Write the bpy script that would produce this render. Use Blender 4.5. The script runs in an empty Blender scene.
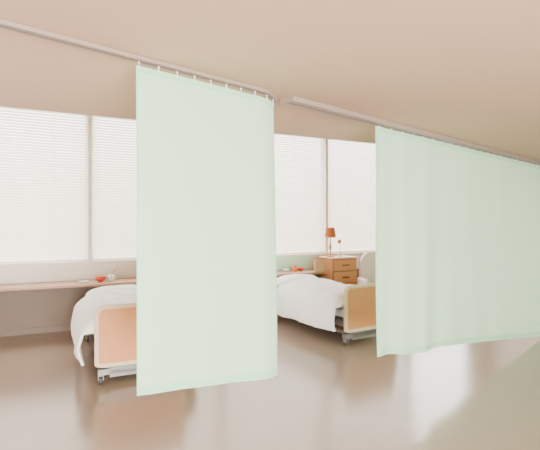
import bpy, bmesh, math, random
from mathutils import Vector, Matrix, noise
random.seed(4)
S = bpy.context.scene
C = S.collection
TH = math.atan(.4838)
U = Vector((math.cos(TH), math.sin(TH), 0)); N = Vector((-math.sin(TH), math.cos(TH), 0))
O = Vector((-2.963, 7.407, 0))
EYE = 1.7
def W(s, d, z=0): return O + U*s - N*d + Vector((0,0,z))      # s along the window wall, d out from it into the room

# ---------------------------------------------------------------- materials
def srgb(r,g,b):
    f=lambda c:(c/255/12.92) if c/255<=.04045 else ((c/255+.055)/1.055)**2.4
    return (f(r),f(g),f(b),1)
def mat(name, col, rough=.6, var=.06, scale=8, metal=0, transl=0, bump=0, bscale=60, coat=0, stretch=None, spec=.5):
    m=bpy.data.materials.new(name); m.use_nodes=True
    nt=m.node_tree; nd=nt.nodes; L=nt.links
    b=nd['Principled BSDF']; out=nd['Material Output']
    tc=nd.new('ShaderNodeTexCoord'); mp=nd.new('ShaderNodeMapping'); nz=nd.new('ShaderNodeTexNoise')
    L.new(tc.outputs['Object'],mp.inputs[0]); L.new(mp.outputs[0],nz.inputs['Vector'])
    if stretch: mp.inputs['Scale'].default_value=stretch
    nz.inputs['Scale'].default_value=scale; nz.inputs['Detail'].default_value=4
    mx=nd.new('ShaderNodeMix'); mx.data_type='RGBA'
    c=Vector(col[:3])
    mx.inputs[6].default_value=(*(c*(1-var)),1); mx.inputs[7].default_value=(*[min(1,x) for x in c*(1+var)],1)
    L.new(nz.outputs['Fac'],mx.inputs[0]); L.new(mx.outputs[2],b.inputs['Base Color'])
    b.inputs['Roughness'].default_value=rough; b.inputs['Metallic'].default_value=metal
    b.inputs['Specular IOR Level'].default_value=spec
    if coat: b.inputs['Coat Weight'].default_value=coat; b.inputs['Coat Roughness'].default_value=.08
    if bump:
        n2=nd.new('ShaderNodeTexNoise'); n2.inputs['Scale'].default_value=bscale; L.new(mp.outputs[0],n2.inputs['Vector'])
        bp=nd.new('ShaderNodeBump'); bp.inputs['Strength'].default_value=bump; bp.inputs['Distance'].default_value=.01
        L.new(n2.outputs['Fac'],bp.inputs['Height']); L.new(bp.outputs[0],b.inputs['Normal'])
    if transl:
        t=nd.new('ShaderNodeBsdfTranslucent'); L.new(mx.outputs[2],t.inputs['Color'])
        ms=nd.new('ShaderNodeMixShader'); ms.inputs[0].default_value=transl
        L.new(b.outputs[0],ms.inputs[1]); L.new(t.outputs[0],ms.inputs[2]); L.new(ms.outputs[0],out.inputs[0])
    return m
M={}
M['wall']=mat('wall_paint',srgb(240,232,222),.7,.02,3)
M['lowshade']=mat('under_counter_shade_taupe',srgb(132,114,100),.7,.03,3)  # taupe darkened so the colour carries the shade below the counter
M['greenwall']=mat('wall_panel_pale_green',srgb(206,240,214),.6,.02,3)
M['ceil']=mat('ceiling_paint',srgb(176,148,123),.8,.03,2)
M['floor']=mat('floor_vinyl',srgb(152,132,115),.19,.05,1.5,spec=.52)
M['base']=mat('baseboard_vinyl',srgb(128,112,98),.6)
M['frame']=mat('window_aluminium',srgb(240,231,221),.5,.02)
M['blind']=mat('blind_slat',srgb(240,234,224),.6,.02,transl=.42)
M['counter']=mat('counter_wood',srgb(176,138,106),.4,.10,6,stretch=(1,14,14))
M['endwood']=mat('counter_end_wood',srgb(204,162,120),.45,.08,6,stretch=(8,8,1))
M['curtain']=mat('mint_fabric',srgb(207,251,216),.9,.012,14,transl=.5,bump=.08,bscale=300)
M['hem']=mat('mint_fabric_double',srgb(186,239,197),.9,.012,14,transl=.43,bump=.08,bscale=300)
M['rail']=mat('rail_taupe',srgb(146,130,117),.5,.03,metal=.1)
M['raildark']=mat('rail_side_grey',srgb(96,84,76),.5,.03)
M['white']=mat('white_plastic',srgb(240,240,236),.45,.01)
M['duvet']=mat('white_cotton',srgb(245,243,241),.9,.012,10,bump=.15,bscale=24)
M['pillow']=mat('pillow_cotton',srgb(248,247,245),.9,.01,10,bump=.12,bscale=40)
M['mattress']=mat('mattress_cloth',srgb(226,226,220),.9,.03)
M['beige']=mat('pale_beech',srgb(220,196,164),.5,.06,5,stretch=(12,12,1))
M['panel']=mat('orange_wood',srgb(212,143,92),.45,.08,5,stretch=(10,10,1))
M['headpanel']=mat('pale_head_panel',srgb(232,220,204),.5,.04,5,stretch=(10,10,1))
M['metal']=mat('grey_steel',srgb(136,132,128),.35,.04,metal=.5)
M['dark']=mat('dark_rubber',srgb(64,60,56),.6,.05)
M['cab']=mat('cabinet_wood',srgb(208,144,92),.45,.10,5,stretch=(1,1,9))
M['cabbody']=mat('cabinet_body_wood',srgb(178,120,76),.5,.10,5,stretch=(9,9,1))
M['cabtop']=mat('cabinet_top_wood',srgb(224,194,160),.5,.06,5,stretch=(9,9,1),spec=.2)
M['shade']=mat('lamp_shade_red',srgb(192,106,62),.8,.05,30,transl=.08)
M['brass']=mat('aged_brass',srgb(160,120,70),.35,.05,metal=.8)
M['red']=mat('red_glaze',srgb(205,70,44),.3,.04)
M['orange']=mat('orange_glaze',srgb(228,128,54),.3,.04)
M['cream']=mat('cream_upholstery',srgb(236,224,216),.85,.03,12,bump=.15,bscale=80)
M['green']=mat('leaf_green',srgb(92,134,70),.6,.1)
M['glassy']=mat('pale_ceramic',srgb(228,232,228),.2,.02)
def glass():
    m=bpy.data.materials.new('clear_pane'); m.use_nodes=True; nt=m.node_tree; nd=nt.nodes
    nd.remove(nd['Principled BSDF']); t=nd.new('ShaderNodeBsdfTransparent'); g=nd.new('ShaderNodeBsdfGlossy'); g.inputs['Roughness'].default_value=.05
    x=nd.new('ShaderNodeMixShader'); x.inputs[0].default_value=.06
    nt.links.new(t.outputs[0],x.inputs[1]); nt.links.new(g.outputs[0],x.inputs[2]); nt.links.new(x.outputs[0],nd['Material Output'].inputs[0])
    return m
M['glass']=glass()

# ---------------------------------------------------------------- mesh helpers
def box(bm, a, b, bev=0, seg=2):
    x0,y0,z0=a; x1,y1,z1=b
    t=bmesh.new(); bmesh.ops.create_cube(t,size=1)
    for v in t.verts:
        v.co=Vector(((x0+x1)/2+v.co.x*(x1-x0),(y0+y1)/2+v.co.y*(y1-y0),(z0+z1)/2+v.co.z*(z1-z0)))
    if bev: bmesh.ops.bevel(t,geom=t.edges[:],offset=bev,segments=seg,profile=.5,affect='EDGES')
    merge(bm,t)
def merge(bm,t,mx=None):
    if mx is not None: t.transform(mx)
    me=bpy.data.meshes.new('tmp'); t.to_mesh(me); t.free(); bm.from_mesh(me); bpy.data.meshes.remove(me)
def prism(bm,pts,z0,z1):
    a=[bm.verts.new((x,y,z0)) for x,y in pts]; b=[bm.verts.new((x,y,z1)) for x,y in pts]; n=len(pts)
    bm.faces.new(list(reversed(a))); bm.faces.new(b)
    for k in range(n): bm.faces.new((a[k],a[(k+1)%n],b[(k+1)%n],b[k]))
def cyl(bm,p0,p1,r,r2=None,seg=16):
    p0=Vector(p0);p1=Vector(p1); d=p1-p0
    t=bmesh.new(); bmesh.ops.create_cone(t,cap_ends=True,segments=seg,radius1=r,radius2=r if r2 is None else r2,depth=d.length)
    merge(bm,t,Matrix.Translation((p0+p1)/2)@d.to_track_quat('Z','Y').to_matrix().to_4x4())
def lathe(bm,prof,c=(0,0,0),seg=28):
    rings=[]
    for r,z in prof:
        rings.append([bm.verts.new((c[0]+r*math.cos(2*math.pi*k/seg),c[1]+r*math.sin(2*math.pi*k/seg),c[2]+z)) for k in range(seg)])
    for a,b in zip(rings,rings[1:]):
        for k in range(seg): bm.faces.new((a[k],a[(k+1)%seg],b[(k+1)%seg],b[k]))
    if prof[0][0]>1e-4: bm.faces.new(list(reversed(rings[0])))
    if prof[-1][0]>1e-4: bm.faces.new(rings[-1])
def tube(bm,pts,r,seg=8):
    pts=[Vector(p) for p in pts]; rings=[]
    for i,p in enumerate(pts):
        d=(pts[min(i+1,len(pts)-1)]-pts[max(i-1,0)]).normalized()
        q=d.to_track_quat('Z','Y')
        rings.append([bm.verts.new(p+q@Vector((r*math.cos(2*math.pi*k/seg),r*math.sin(2*math.pi*k/seg),0))) for k in range(seg)])
    for a,b in zip(rings,rings[1:]):
        for k in range(seg): bm.faces.new((a[k],a[(k+1)%seg],b[(k+1)%seg],b[k]))
    bm.faces.new(list(reversed(rings[0]))); bm.faces.new(rings[-1])
def sweep(bm,path,w,h,z0):
    """rectangular bar of width w, height h, bottom z0, along a flat path"""
    rings=[]
    for i,p in enumerate(path):
        p=Vector((p[0],p[1],0)); a=Vector((*path[max(i-1,0)][:2],0)); b=Vector((*path[min(i+1,len(path)-1)][:2],0))
        d=(b-a).normalized(); q=Vector((d.y,-d.x,0))*w/2
        rings.append([bm.verts.new(p+q*sx+Vector((0,0,z0+(h if sz else 0)))) for sx,sz in((1,0),(1,1),(-1,1),(-1,0))])
    for a,b in zip(rings,rings[1:]):
        for k in range(4): bm.faces.new((a[k],a[(k+1)%4],b[(k+1)%4],b[k]))
    bm.faces.new(list(reversed(rings[0]))); bm.faces.new(rings[-1])
def obj(name,bm,m,parent=None,smooth=False,loc=None,rz=None,bevel=0):
    bmesh.ops.recalc_face_normals(bm,faces=bm.faces[:])
    me=bpy.data.meshes.new(name); bm.to_mesh(me); bm.free()
    if smooth:
        for p in me.polygons: p.use_smooth=True
    me.materials.append(m)
    o=bpy.data.objects.new(name,me); C.objects.link(o)
    if parent: o.parent=parent
    if loc is not None: o.location=loc
    if rz is not None: o.rotation_euler=(0,0,rz)
    if bevel:
        b=o.modifiers.new('bev','BEVEL'); b.width=bevel; b.segments=2; b.limit_method='ANGLE'
    return o
def tag(o,label,cat,group=None):
    o['label']=label; o['category']=cat
    if group: o['group']=group
    return o
def thing(name,label,cat,loc,rz=0,group=None):
    o=bpy.data.objects.new(name,None); C.objects.link(o); o.location=loc; o.rotation_euler=(0,0,rz); o.empty_display_size=.1
    return tag(o,label,cat,group)
def struct(name,bm,m,parent=None,**k):
    o=obj(name,bm,m,parent,**k)
    if not parent: o['kind']='structure'
    return o
def B(*bs,bev=0):
    bm=bmesh.new()
    for a,b in bs: box(bm,a,b,bev)
    return bm

# ---------------------------------------------------------------- room shell (in the wall frame: x along wall, y outward)
SL,SR=-3.2,9.5
BACK=11.0
BAY=2.31; POST=[-2.31,0,2.31,4.617,6.93]; PW=.028
SILL,HEAD,TOP=1.1,3.62,3.9
LOWC=2.645; EDGE=(8.84-4.63)*.9
struct('floor',B(((SL,-BACK,-.1),(SR,.2,0))),M['floor'],loc=O,rz=TH)
wb=B(((SL,0,0),(SR,.2,SILL)),((SL,0,HEAD),(SR,.2,TOP)))
for s in POST: box(wb,(s-PW,0,SILL),(s+PW,.2,HEAD))
box(wb,(SL,0,SILL),(-2.31-.6,.2,HEAD)); box(wb,(8.9,0,SILL),(SR,.2,HEAD))
struct('wall_back',wb,M['wall'],loc=O,rz=TH)
struct('wall_left',B(((SL-.15,-BACK,0),(SL,.2,TOP))),M['wall'],loc=O,rz=TH)
struct('wall_right',B(((SR,-BACK,0),(SR+.15,.2,TOP))),M['wall'],loc=O,rz=TH)
struct('wall_front',B(((SL-.15,-BACK-.15,0),(SR+.15,-BACK,TOP))),M['wall'],loc=O,rz=TH)
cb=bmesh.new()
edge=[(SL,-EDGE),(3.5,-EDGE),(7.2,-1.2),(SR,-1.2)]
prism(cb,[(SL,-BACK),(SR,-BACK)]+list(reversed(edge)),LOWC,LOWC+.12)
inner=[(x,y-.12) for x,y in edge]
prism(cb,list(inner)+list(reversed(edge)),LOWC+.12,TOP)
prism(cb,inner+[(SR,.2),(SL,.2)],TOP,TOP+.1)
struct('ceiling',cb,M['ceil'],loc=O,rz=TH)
struct('baseboard_back',B(((SL,-.022,0),(SR,-.011,.09))),M['base'],loc=O,rz=TH)
struct('trim_6',B(((SL,-.010,0.0),(SR,0,.755))),M['lowshade'],loc=O,rz=TH)  # added panel, its dark colour painting in the under-counter shade
struct('trim_7',B(((2.2,-.012,.805),(4.20,-.001,1.073))),M['greenwall'],loc=O,rz=TH)
bays=[(-2.31,0),(0,2.31),(2.31,4.617),(4.617,6.93),(6.93,8.9)]
blabel=['wide white venetian blind at far left, left of the first window post','white venetian blind above the red bowl, partly behind the first curtain',
 'white venetian blind between the first curtain and the lamp','white venetian blind above the pale armchair, right of the lamp']
for i,(a,b) in enumerate(bays):
    a+=PW; b-=PW if i<4 else 0
    fr=B(((a,.1,SILL),(a+.035,.16,HEAD)),((b-.035,.1,SILL),(b,.16,HEAD)),((a,.1,SILL),(b,.16,SILL+.05)),((a,.1,HEAD-.05),(b,.16,HEAD)))
    w=struct('window_%d'%(i+1),fr,M['frame'],loc=O,rz=TH)
    pn=struct('window_pane',B(((a+.035,.125,SILL+.05),(b-.035,.131,HEAD-.05))),M['glass'],parent=w)
    struct('trim_%d'%(i+1),B(((a,-.03,SILL-.025),(b,.1,SILL-.001))),M['frame'],loc=O,rz=TH)
    if i<4:
        cx=(a+b)/2; hw=(b-a)/2-.008
        t=thing('window_blind',blabel[i],'blind',W(cx,-.05,SILL),TH,'white venetian blinds in the windows')
        obj('head_rail',B(((-hw,-.03,HEAD-SILL-.05),(hw,.03,HEAD-SILL-.003))),M['white'],t)
        sl=bmesh.new(); z=.08
        while z<HEAD-SILL-.08:
            ang=math.radians(66); hx=.0245
            dy=hx*math.cos(ang); dz=hx*math.sin(ang)
            v=[sl.verts.new(p) for p in((-hw,-dy,z-dz),(hw,-dy,z-dz),(hw,0.004,z),(-hw,0.004,z),(hw,dy,z+dz),(-hw,dy,z+dz))]
            sl.faces.new((v[0],v[1],v[2],v[3])); sl.faces.new((v[3],v[2],v[4],v[5]))
            z+=.0455
        obj('slats',sl,M['blind'],t)
        obj('bottom_rail',B(((-hw,-.018,.012),(hw,.018,.036))),M['white'],t)
        for sx in(-.55,0,.55):
            c=bmesh.new(); cyl(c,(sx*hw,-.028,.03),(sx*hw,-.028,HEAD-SILL-.05),.0025,seg=6); obj('ladder_cord',c,M['white'],t)

# window counter
CT=.80
ct=thing('window_counter','long narrow light brown wooden counter running under the windows','counter',W(.6,.3,0),TH)
obj('counter_top',B(((-3.75,-.285,CT-.04),(3.6,.275,CT)),bev=.006),M['counter'],ct)
for s in(-3.0,-1.9,1.45,2.2): obj('bracket',B(((s-.02,-.2,CT-.09),(s+.02,.275,CT-.041)),((s-.02,.24,CT-.4),(s+.02,.275,CT-.041))),M['lowshade'],ct)
tag(obj('wooden_board',B(((-.12,-.0125,0),(.12,.0125,.23)),bev=.006),M['endwood'],loc=W(4.08,.56,CT+.001),rz=TH),'small upright wooden board at the counter end, left of the bedside cabinet','board')

# ---------------------------------------------------------------- beds
def ringframe(w,h,r,t,y0,y1,z0):
    def loop(w,h,r,zb):
        p=[]
        for cx,cz,a0 in((w/2-r,zb+r*.4,-90),(w/2-r,zb+h-r,0),(-w/2+r,zb+h-r,90),(-w/2+r,zb+r*.4,180)):
            for k in range(7):
                a=math.radians(a0+90*k/6)
                vz=r if a0 in(0,90) else r*.4
                p.append((cx+r*math.cos(a),cz+vz*math.sin(a)))
        return p
    o=loop(w,h,r,z0); i=loop(w-2*t,h-2*t,max(r-t,.02),z0+t)
    bm=bmesh.new()
    V=[[bm.verts.new((x,y,z)) for x,z in l] for l in(o,i) for y in(y0,y1)]
    n=len(o)
    for k in range(n):
        j=(k+1)%n
        bm.faces.new((V[0][k],V[0][j],V[2][j],V[2][k])); bm.faces.new((V[1][k],V[3][k],V[3][j],V[1][j]))
        bm.faces.new((V[0][k],V[1][k],V[1][j],V[0][j])); bm.faces.new((V[2][k],V[2][j],V[3][j],V[3][k]))
    return bm
BW,BL=.97,2.07
def make_bed(label,loc,rz):
    t=thing('hospital_bed',label,'bed',loc,rz,'hospital beds')
    for nm,y,z0,h,pm in(('footboard',-BL/2,.19,.66,'panel'),('headboard',BL/2-.045,.20,.44,'headpanel')):
        f=obj(nm,ringframe(BW,h,.10,.044,y,y+.045,z0),M['beige'] if pm=='panel' else M['headpanel'],t,bevel=.006)
        obj('inset_panel',B(((-BW/2+.041,y+.014,z0+.041),(BW/2-.041,y+.032,z0+h-.041))),M[pm],f)
    obj('bed_frame',B(((-.46,-BL/2+.05,.27),(-.42,BL/2-.05,.35)),((.42,-BL/2+.05,.27),(.46,BL/2-.05,.35)),
        ((-.42,-.9,.29),(.42,-.84,.34)),((-.42,.84,.29),(.42,.9,.34)),((-.42,-.03,.29),(.42,.03,.34)),((-.43,-.98,.345),(.43,.98,.375))),M['metal'],t)
    obj('lift_base',B(((-.36,-.95,.13),(-.31,.95,.18)),((.31,-.95,.13),(.36,.95,.18)),((-.45,-1.00,.10),(.45,-.92,.165)),((-.43,.91,.12),(.43,.97,.17)),
        ((-.12,-.6,.15),(.12,-.2,.28)),((-.34,-.5,.18),(-.31,-.44,.29)),((.31,-.5,.18),(.34,-.44,.29)),((-.34,.44,.18),(-.31,.5,.29)),((.31,.44,.18),(.34,.5,.29)),
        ((-.33,-1.00,.07),(.33,-.90,.18))),M['metal'],t,bevel=.004)
    obj('mattress',B(((-.44,-.97,.38),(.44,.97,.51)),bev=.035),M['mattress'],t,smooth=True)
    for sx in(-1,1):
        for sy in(-1,1):
            x=sx*.42; y=sy*.97
            c=bmesh.new(); cyl(c,(x,y,.085),(x,y,.125),.018); box(c,(x-.028,y-.035,.05),(x-.021,y+.035,.1)); box(c,(x+.021,y-.035,.05),(x+.028,y+.035,.1)); box(c,(x-.028,y-.035,.094),(x+.028,y+.035,.1))
            c=obj('caster',c,M['metal'],t)
            w=bmesh.new(); cyl(w,(x-.018,y,.048),(x+.018,y,.048),.048,seg=24); obj('wheel',w,M['dark'],c,smooth=False,bevel=.006)
    return t
def cat(pts,n):
    out=[]
    m=len(pts)-1
    for i in range(n+1):
        f=i/n*m; k=min(int(f),m-1); t=f-k
        p=[Vector(pts[max(0,min(m,k+j))]) for j in(-1,0,1,2)]
        out.append(.5*((2*p[1])+(-p[0]+p[2])*t+(2*p[0]-5*p[1]+4*p[2]-p[3])*t*t+(-p[0]+3*p[1]-3*p[2]+p[3])*t**3))
    return out
def make_duvet(label,loc,rz,seed,hang=.21):
    half=[(.625,hang),(.645,hang+.10),(.635,.44),(.59,.59),(.47,.685),(.25,.725)]
    prof=[(-x,z) for x,z in half]+[(0,.735)]+[(x,z) for x,z in reversed(half)]
    P=cat([(x,z,0) for x,z in prof],120)
    bm=bmesh.new(); rows=[]; NY=140; y0,y1=-.955,.58
    for j in range(NY+1):
        y=y0+(y1-y0)*j/NY
        k=min(1,(y-y0)/.18); kk=math.sqrt(max(0,1-(1-k)**2))
        k2=min(1,(y1-y)/.10); kk=min(kk,.55+.45*math.sqrt(max(0,1-(1-k2)**2)))
        r=[]
        for i,p in enumerate(P):
            x,z=p.x,p.y
            zz=z if z<.545 else .545+(z-.545)*kk
            head=.05*max(0,min(1,(y-.1)/.5))
            q=Vector((x*1.8,y*1.8,seed*7.3+z*1.5))
            n1=noise.noise(q)*.026; n2=(.30-abs(noise.noise(q*2.0+Vector((5,seed,1)))))*.046; n3=(.25-abs(noise.noise(q*4.2+Vector((1,seed,8)))))*.014
            top=max(0,min(1,(z-.45)/.15))
            d=n1+n2+n3
            d2=d if not top else max(d,-.03)
            nx=(x/.6)*(1-top)
            edge=.008*math.sin(y*7+seed)*(1 if z<.30 else 0)
            r.append(bm.verts.new((x+nx*d*.8+(0.009*math.copysign(1,x)*math.sin(y*13+seed*2)*(1-top)),y,zz+top*d2*kk+head*top+edge)))
        rows.append(r)
    for a,b in zip(rows,rows[1:]):
        for i in range(len(P)-1): bm.faces.new((a[i],a[i+1],b[i+1],b[i]))
    o=obj('duvet',bm,M['duvet'],smooth=True,loc=loc,rz=rz)
    s=o.modifiers.new('thick','SOLIDIFY'); s.thickness=.03; s.offset=-1
    return tag(o,label,'duvet','white duvets on the beds')
def make_pillow(label,loc,rz,y,seed):
    bm=bmesh.new(); bmesh.ops.create_uvsphere(bm,u_segments=48,v_segments=28,radius=1)
    for v in bm.verts:
        c=v.co.copy()
        sq=lambda a,e:math.copysign(abs(a)**e,a)
        r=math.hypot(c.x,c.y); ph=math.atan2(c.y,c.x)
        R=r**.7
        x=sq(math.cos(ph),.55)*R; yy=sq(math.sin(ph),.55)*R
        zz=sq(c.z,1.0)*(1-.25*(abs(x*yy)))
        v.co=Vector((x*.46,yy*.195,zz*.125+.010*noise.noise(Vector((x*3,yy*3,seed)))))
    o=obj('pillow',bm,M['pillow'],smooth=True)
    o.rotation_mode='XYZ'; o.rotation_euler=(math.radians(14),0,rz)
    o.location=Vector(loc)+Vector((-math.sin(rz),math.cos(rz),0))*y+Vector((0,0,.68))
    return tag(o,label,'pillow','white pillows on the beds')
b1=W(-.16+BW/2,2.92-BL/2); RZ1=TH
RZ2=TH+math.radians(6)
fc=W(3.11,2.79); b2=fc+Vector((math.cos(RZ2),math.sin(RZ2),0))*BW/2+Vector((-math.sin(RZ2),math.cos(RZ2),0))*BL/2
make_bed('hospital bed with orange footboard panel, standing left, half behind the first curtain',b1,RZ1)
make_bed('hospital bed farther back between the two curtains, beside the drawer cabinet',b2,RZ2)
make_duvet('puffy white duvet on the left bed behind the first curtain',b1,RZ1,1)
make_duvet('puffy white duvet on the bed between the two curtains',b2,RZ2,2)
make_pillow('white pillow at the head of the left bed behind the first curtain',b1,RZ1,.785,1)
make_pillow('white pillow at the head of the bed between the two curtains',b2,RZ2,.785,2)

# ---------------------------------------------------------------- bedside cabinet, lamp, chair
cw,cd,chh=.58,.50,1.06; CS=4.38
cab=thing('bedside_cabinet','tall orange brown wooden bedside cabinet with drawers under the small lamp','cabinet',W(CS+cw/2,.580-cd/2),TH)
obj('body',B(((-cw/2,-cd/2+.02,.06),(cw/2,cd/2,chh-.025))),M['cabbody'],cab,bevel=.004)
obj('cabinet_top',B(((-cw/2-.025,-cd/2-.02,chh-.025),(cw/2+.02,cd/2,chh)),bev=.006),M['cabtop'],cab)
for z0,z1,nm in((.80,1.012,'drawer'),(.56,.775,'drawer'),(.10,.535,'door')):
    d=obj(nm,B(((-cw/2+.022,-cd/2-.004,z0),(cw/2-.022,-cd/2+.019,z1)),bev=.004),M['cab'],cab)
    h=bmesh.new(); zc=(z0+z1)/2 if nm=='drawer' else z1-.08
    tube(h,[(-.07,-cd/2-.004,zc),(-.07,-cd/2-.03,zc),(-.06,-cd/2-.035,zc),(.06,-cd/2-.035,zc),(.07,-cd/2-.03,zc),(.07,-cd/2-.004,zc)],.010)
    obj('handle',h,M['dark'],d,smooth=True)
for sx in(-1,1):
    for sy in(-1,1):
        c=bmesh.new(); cyl(c,(sx*.24,sy*.19,.0),(sx*.24,sy*.19,.062),.022); obj('foot',c,M['dark'],cab)
lp=W(CS+.08,.36,chh)
lamp=thing('table_lamp','small lamp with orange brown shade on the wooden bedside cabinet','lamp',lp)
l=bmesh.new(); lathe(l,[(.085,0),(.085,.012),(.06,.02),(.02,.03),(.012,.05)]); obj('lamp_base',l,M['brass'],lamp,smooth=True)
l=bmesh.new(); lathe(l,[(.012,.045),(.010,.12),(.02,.16),(.028,.2),(.02,.24),(.010,.28),(.010,.43)]); obj('stem',l,M['brass'],lamp,smooth=True)
l=bmesh.new(); lathe(l,[(.004,.43),(.03,.45),(.035,.48),(.025,.51),(.004,.53)]); obj('bulb',l,M['white'],lamp,smooth=True)
l=bmesh.new(); seg=32; rr=[[l.verts.new((r*math.cos(2*math.pi*k/seg),r*math.sin(2*math.pi*k/seg),z)) for k in range(seg)] for r,z in((.118,.39),(.085,.59))]
for k in range(seg): l.faces.new((rr[0][k],rr[0][(k+1)%seg],rr[1][(k+1)%seg],rr[1][k]))
for k in range(3):
    a=k*2.1; tube(l,[(.011*math.cos(a),.011*math.sin(a),.425),(.114*math.cos(a),.114*math.sin(a),.41)],.002,6)
obj('lamp_shade',l,M['shade'],lamp,smooth=True)
fv=thing('flower_vase','small pale vase with one orange flower right of the lamp','vase',W(CS+.33,.34,chh))
b=bmesh.new(); lathe(b,[(.03,0),(.04,.03),(.034,.07),(.018,.105),(.022,.12),(.016,.12),(.014,.1),(.0001,.09)]); obj('vase_body',b,M['glassy'],fv,smooth=True)
b=bmesh.new(); tube(b,[(0,0,.095),(.004,0,.17),(-.004,0,.22),(-.012,0,.27)],.004); obj('stem',b,M['green'],fv,smooth=True)
b=bmesh.new(); lathe(b,[(.0001,.262),(.03,.27),(.044,.30),(.036,.335),(.02,.345),(.0001,.31)],(-.012,0,0),12); obj('blossom',b,M['orange'],fv,smooth=True)

ch=thing('armchair','pale cream upholstered armchair between bedside cabinet and right curtain','chair',W(5.15,1.02),TH-math.radians(18))
obj('seat',B(((-.27,-.29,.28),(.27,.22,.48)),bev=.05),M['cream'],ch,smooth=True)
bk=bmesh.new(); n=12
rows=[]
for j in range(15):
    z=.30+.86*j/14; w=.30*(1 if j<10 else math.sqrt(max(.02,1-((j-9.5)/5)**2)))
    yb=.23+.10*(j/14)
    rows.append([(w*(2*i/n-1),yb-.03*(2*i/n-1)**2,z) for i in range(n+1)])
vs=[[bk.verts.new(p) for p in r] for r in rows]
for a,b in zip(vs,vs[1:]):
    for i in range(n): bk.faces.new((a[i],a[i+1],b[i+1],b[i]))
bo=obj('backrest',bk,M['cream'],ch,smooth=True); sm=bo.modifiers.new('t','SOLIDIFY'); sm.thickness=.09; sm.offset=0; bv=bo.modifiers.new('b','BEVEL'); bv.width=.025; bv.segments=3
for sx in(-1,1):
    obj('armrest',B(((sx*.33-.045,-.27,.28),(sx*.33+.045,.24,.68)),bev=.04),M['cream'],ch,smooth=True)
    for sy in(-1,1):
        c=bmesh.new(); cyl(c,(sx*.28,sy*.2,0),(sx*.27,sy*.19,.30),.016,.024); obj('leg',c,M['cab'],ch)

# ---------------------------------------------------------------- things on the counter
def bowl(name,label,catn,m,s,d,r=.075,h=.06):
    b=bmesh.new(); lathe(b,[(.35*r,0),(.4*r,.006),(.75*r,.35*h),(r,h),(.95*r,h),(.68*r,.4*h),(.3*r,.16*h),(.0001,.15*h)]); return tag(obj(name,b,m,smooth=True,loc=W(s,d,CT)),label,catn)
def mug(label,m,s,d,r=.042,h=.1,rz=0):
    t=thing('mug',label,'mug',W(s,d,CT),rz)
    b=bmesh.new(); lathe(b,[(.9*r,0),(r,.008),(r,h),(.88*r,h),(.86*r,.012),(.0001,.01)]); obj('cup_body',b,m,t,smooth=True)
    b=bmesh.new(); tube(b,[(r*.97+.028*math.sin(math.pi*k/10),0,h*.5-.03*math.cos(math.pi*k/10)) for k in range(11)],.005); obj('handle',b,m,t,smooth=True)
    return t
bowl('bowl','red bowl on the window counter left of the first curtain','bowl',M['red'],.13,.36,.09,.085)
mug('pale cup holding an orange spoon beside the red bowl',M['glassy'],.29,.34,.046,.11,rz=.4)
sp=bmesh.new(); tube(sp,[(-.018,0,.025),(.036,0,.125),(.09,0,.225)],.0055); lathe(sp,[(.0001,0),(.016,.006),(.016,.022),(.0001,.03)],(-.020,0,.013))
tag(obj('spoon',sp,M['orange'],smooth=True,loc=W(.29,.34,CT),rz=TH),'long orange spoon standing in the pale cup','spoon')
bowl('saucer','pale saucer on the left counter beside the red bowl','saucer',M['glassy'],-.12,.38,.08,.025)
mug('orange mug on the counter behind the farther bed pillow',M['orange'],3.68,.30,.05,.11,rz=2.5)
bowl('bowl','shallow red bowl next to the orange mug behind the farther bed','bowl',M['red'],3.82,.28,.07,.06)
bowl('bowl','pale bowl near the right edge of the first curtain on the counter','bowl',M['glassy'],3.50,.26,.08,.05)

# ---------------------------------------------------------------- curtain rails and curtains
R1a=Vector((-.75,2.52)); R1d=Vector((.749,.663)); R1d.normalize()
A2=Vector((.134,3.338)); B2=Vector((4.08,6.80)); R2a=A2; LEN2=(B2-A2).length; R2d=(B2-A2).normalized()
n2=Vector((N.x,N.y))
Lr=.885; rad=.34; left=Vector((-R1d.y,R1d.x)); c0=R1a+R1d*Lr; cc=c0+left*rad
a0=math.atan2((c0-cc).y,(c0-cc).x); turn=math.acos(max(-1,min(1,R1d.dot(n2))))+math.radians(25)
nE=Matrix.Rotation(math.radians(25),2)@n2
def rail1_at(l):                      # point and heading at arc length l
    if l<=Lr: return R1a+R1d*l, R1d
    a=(l-Lr)/rad
    if a<=turn:
        p=cc+Vector((math.cos(a0+a),math.sin(a0+a)))*rad
        return p, Vector((-math.sin(a0+a),math.cos(a0+a)))
    p=cc+Vector((math.cos(a0+turn),math.sin(a0+turn)))*rad
    return p+nE*(l-Lr-turn*rad), nE
def rail2_at(l): return R2a+R2d*l, R2d
end=Lr+turn*rad
path=[rail1_at(l)[0] for l in [-1.3,-.6,0,.4,Lr]+[Lr+turn*rad*k/24 for k in range(1,25)]+[end+.4]]
z1=LOWC-.001
r=bmesh.new(); sweep(r,path,.054,.022,z1-.022)
rail1=tag(obj('curtain_rail',r,M['rail']),'grey ceiling curtain rail with rounded corner above the left curtain','curtain rail')
r=bmesh.new(); sweep(r,path,.014,.004,z1-.0265); obj('runner_slot',r,M['raildark'],rail1)
path2=[R2a+R2d*t for t in(0,1,2.5,4,5.5,6.4)]
r=bmesh.new(); sweep(r,path2,.130,.036,z1-.036)
rail2=tag(obj('curtain_rail',r,M['rail']),'straight grey ceiling curtain rail above the right curtain','curtain rail')
r=bmesh.new(); sweep(r,path2,.016,.004,z1-.0405); obj('runner_slot',r,M['raildark'],rail2)
e=R2a-R2d*.006; r=bmesh.new(); sweep(r,[e-R2d*.006,e+R2d*.005],.135,.041,z1-.041); obj('end_cap',r,M['rail'],rail2)

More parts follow.
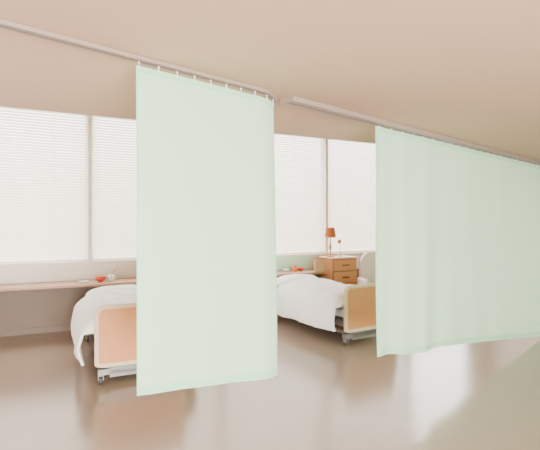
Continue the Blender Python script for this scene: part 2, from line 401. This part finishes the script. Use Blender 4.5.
def curtain(label,at,l0,length,ztop,zhem,fold,rail_z,nhook,nu=260,nv=60):
    def pt(t,v,off=0):
        q,D=at(l0+t*length); nrm=Vector((D.y,-D.x)); zt=ztop(t); zh=zhem(t); z=zt+(zh-zt)*v
        f=fold(t,v)+off
        return Vector((q.x+nrm.x*f,q.y+nrm.y*f,z))
    def strip(v0,v1,n,t0=0,t1=1,mu=nu):
        bm=bmesh.new()
        g=[[bm.verts.new(pt(t0+(t1-t0)*i/mu,v0+(v1-v0)*j/n)) for i in range(mu+1)] for j in range(n+1)]
        for a,b in zip(g,g[1:]):
            for i in range(mu): bm.faces.new((a[i],a[i+1],b[i+1],b[i]))
        return bm
    o=obj('hospital_curtain',strip(.019,.972,nv,.012,.988),M['curtain'],smooth=True)
    tag(o,label,'curtain')
    def part(nm,bm): obj(nm,bm,M['hem'],o,smooth=True)
    part('header_band',strip(0,.019,2)); part('bottom_hem',strip(.972,1,3))
    part('side_hem',strip(.019,.972,nv,0,.012,3)); part('side_hem',strip(.019,.972,nv,.988,1,3))
    for k in range(nhook):
        t=.015+.97*k/(nhook-1); p=pt(t,.004); q,D=at(l0+t*length); nrm=Vector((D.y,-D.x))
        h=bmesh.new(); cyl(h,(q.x,q.y,rail_z-.0005),(q.x,q.y,rail_z-.005),.006,seg=10)
        tube(h,[(q.x,q.y,rail_z-.0045),(p.x*.5+q.x*.5+nrm.x*.003,p.y*.5+q.y*.5+nrm.y*.003,(rail_z+p.z)/2-.003),(p.x+nrm.x*.004,p.y+nrm.y*.004,p.z-.012)],.0028,6)
        obj('hook',h,M['white'],o,smooth=True)
    return o
lerp=lambda a,b:(lambda t:a+(b-a)*t)
L1=Lr+rad*math.radians(40)
def fold1(t,v):
    flare=.03*v*max(0,(t-.75)/.25)**2
    return (.0035*math.sin(t*17+.6*math.sin(v*2))*(.35+.65*v)+.008*math.sin(t*7+v*1.5))*min(1,.3+v*3)+flare
curtain('pale mint green hospital curtain hanging at left from the rounded rail',rail1_at,0,L1,lerp(2.596,2.592),lerp(.745,.60),fold1,z1-.0265,10)
t0=.2056*LEN2; L2=4.5
def hem2(t):
    d=t0+t*L2; f=d/LEN2; s=t*L2
    st=1/(1+math.exp(-(s-1.12)/.05))
    return max(.012,.530+(f-.205)/(1-.205)*(.015-.530)-.014*(1-st)+.008*st+.006*math.sin(s*9)*(1-st))
def fold2(t,v):
    s=t*L2
    g=math.exp(-((s-.16)/.34)**2); g2=math.exp(-((s-.85)/.34)**2); st=1/(1+math.exp(-(s-1.12)/.05))
    irr=noise.noise(Vector((s*3.1,v*.8,2.2)))*.055*math.exp(-s/1.6)
    return (g*.021*math.sin(s*14+.5+v*.6)+g2*.023*math.sin((s-.7)*11+v*.8)-.030*st*math.exp(-max(0,s-1.12)/.7)+.014*math.sin(s*1.7+v*1.0)+irr)*min(1,.25+v*2.5)
curtain('long pale mint green hospital curtain at right under the straight rail',rail2_at,t0,L2,lerp(2.593,2.595),hem2,fold2,z1-.0405,24,nu=420)

# ---------------------------------------------------------------- light and camera
w=bpy.data.worlds.new('world'); S.world=w; w.use_nodes=True
nt=w.node_tree; bg=nt.nodes['Background']; bg.inputs[1].default_value=16
tc=nt.nodes.new('ShaderNodeTexCoord'); sx=nt.nodes.new('ShaderNodeSeparateXYZ'); mr=nt.nodes.new('ShaderNodeMapRange'); cr=nt.nodes.new('ShaderNodeValToRGB')
nt.links.new(tc.outputs['Generated'],sx.inputs[0]); nt.links.new(sx.outputs['Z'],mr.inputs['Value'])
mr.inputs['From Min'].default_value=-.12; mr.inputs['From Max'].default_value=.16
cr.color_ramp.elements[0].color=(.30,.285,.26,1); cr.color_ramp.elements[1].color=(1,.97,.93,1)
nt.links.new(mr.outputs[0],cr.inputs[0]); nt.links.new(cr.outputs[0],bg.inputs[0])
def area(loc,target,size,power,col=(1,.97,.94)):
    l=bpy.data.lights.new('fill_light','AREA'); l.energy=power; l.size=size; l.color=col
    o=bpy.data.objects.new('fill_light',l); C.objects.link(o); o.location=loc
    o.rotation_euler=(Vector(target)-Vector(loc)).to_track_quat('-Z','Y').to_euler(); return o
area((1.6,-2.2,1.35),(1.5,5,1.35),1.6,1250,(1,.985,.96))  # added fill light behind the camera, brightens the curtain fronts
area((-2.8,1.8,.4),(-1.4,3.0,2.64),1.2,100,(1,.94,.88))  # added uplight out of view, lifts the left side of the ceiling
cam=bpy.data.cameras.new('camera'); co=bpy.data.objects.new('camera',cam); C.objects.link(co)
co.location=(0,0,EYE); co.rotation_euler=(math.radians(90),0,0)
cam.sensor_fit='HORIZONTAL'; cam.sensor_width=36; cam.lens=30; cam.clip_end=100
S.camera=co
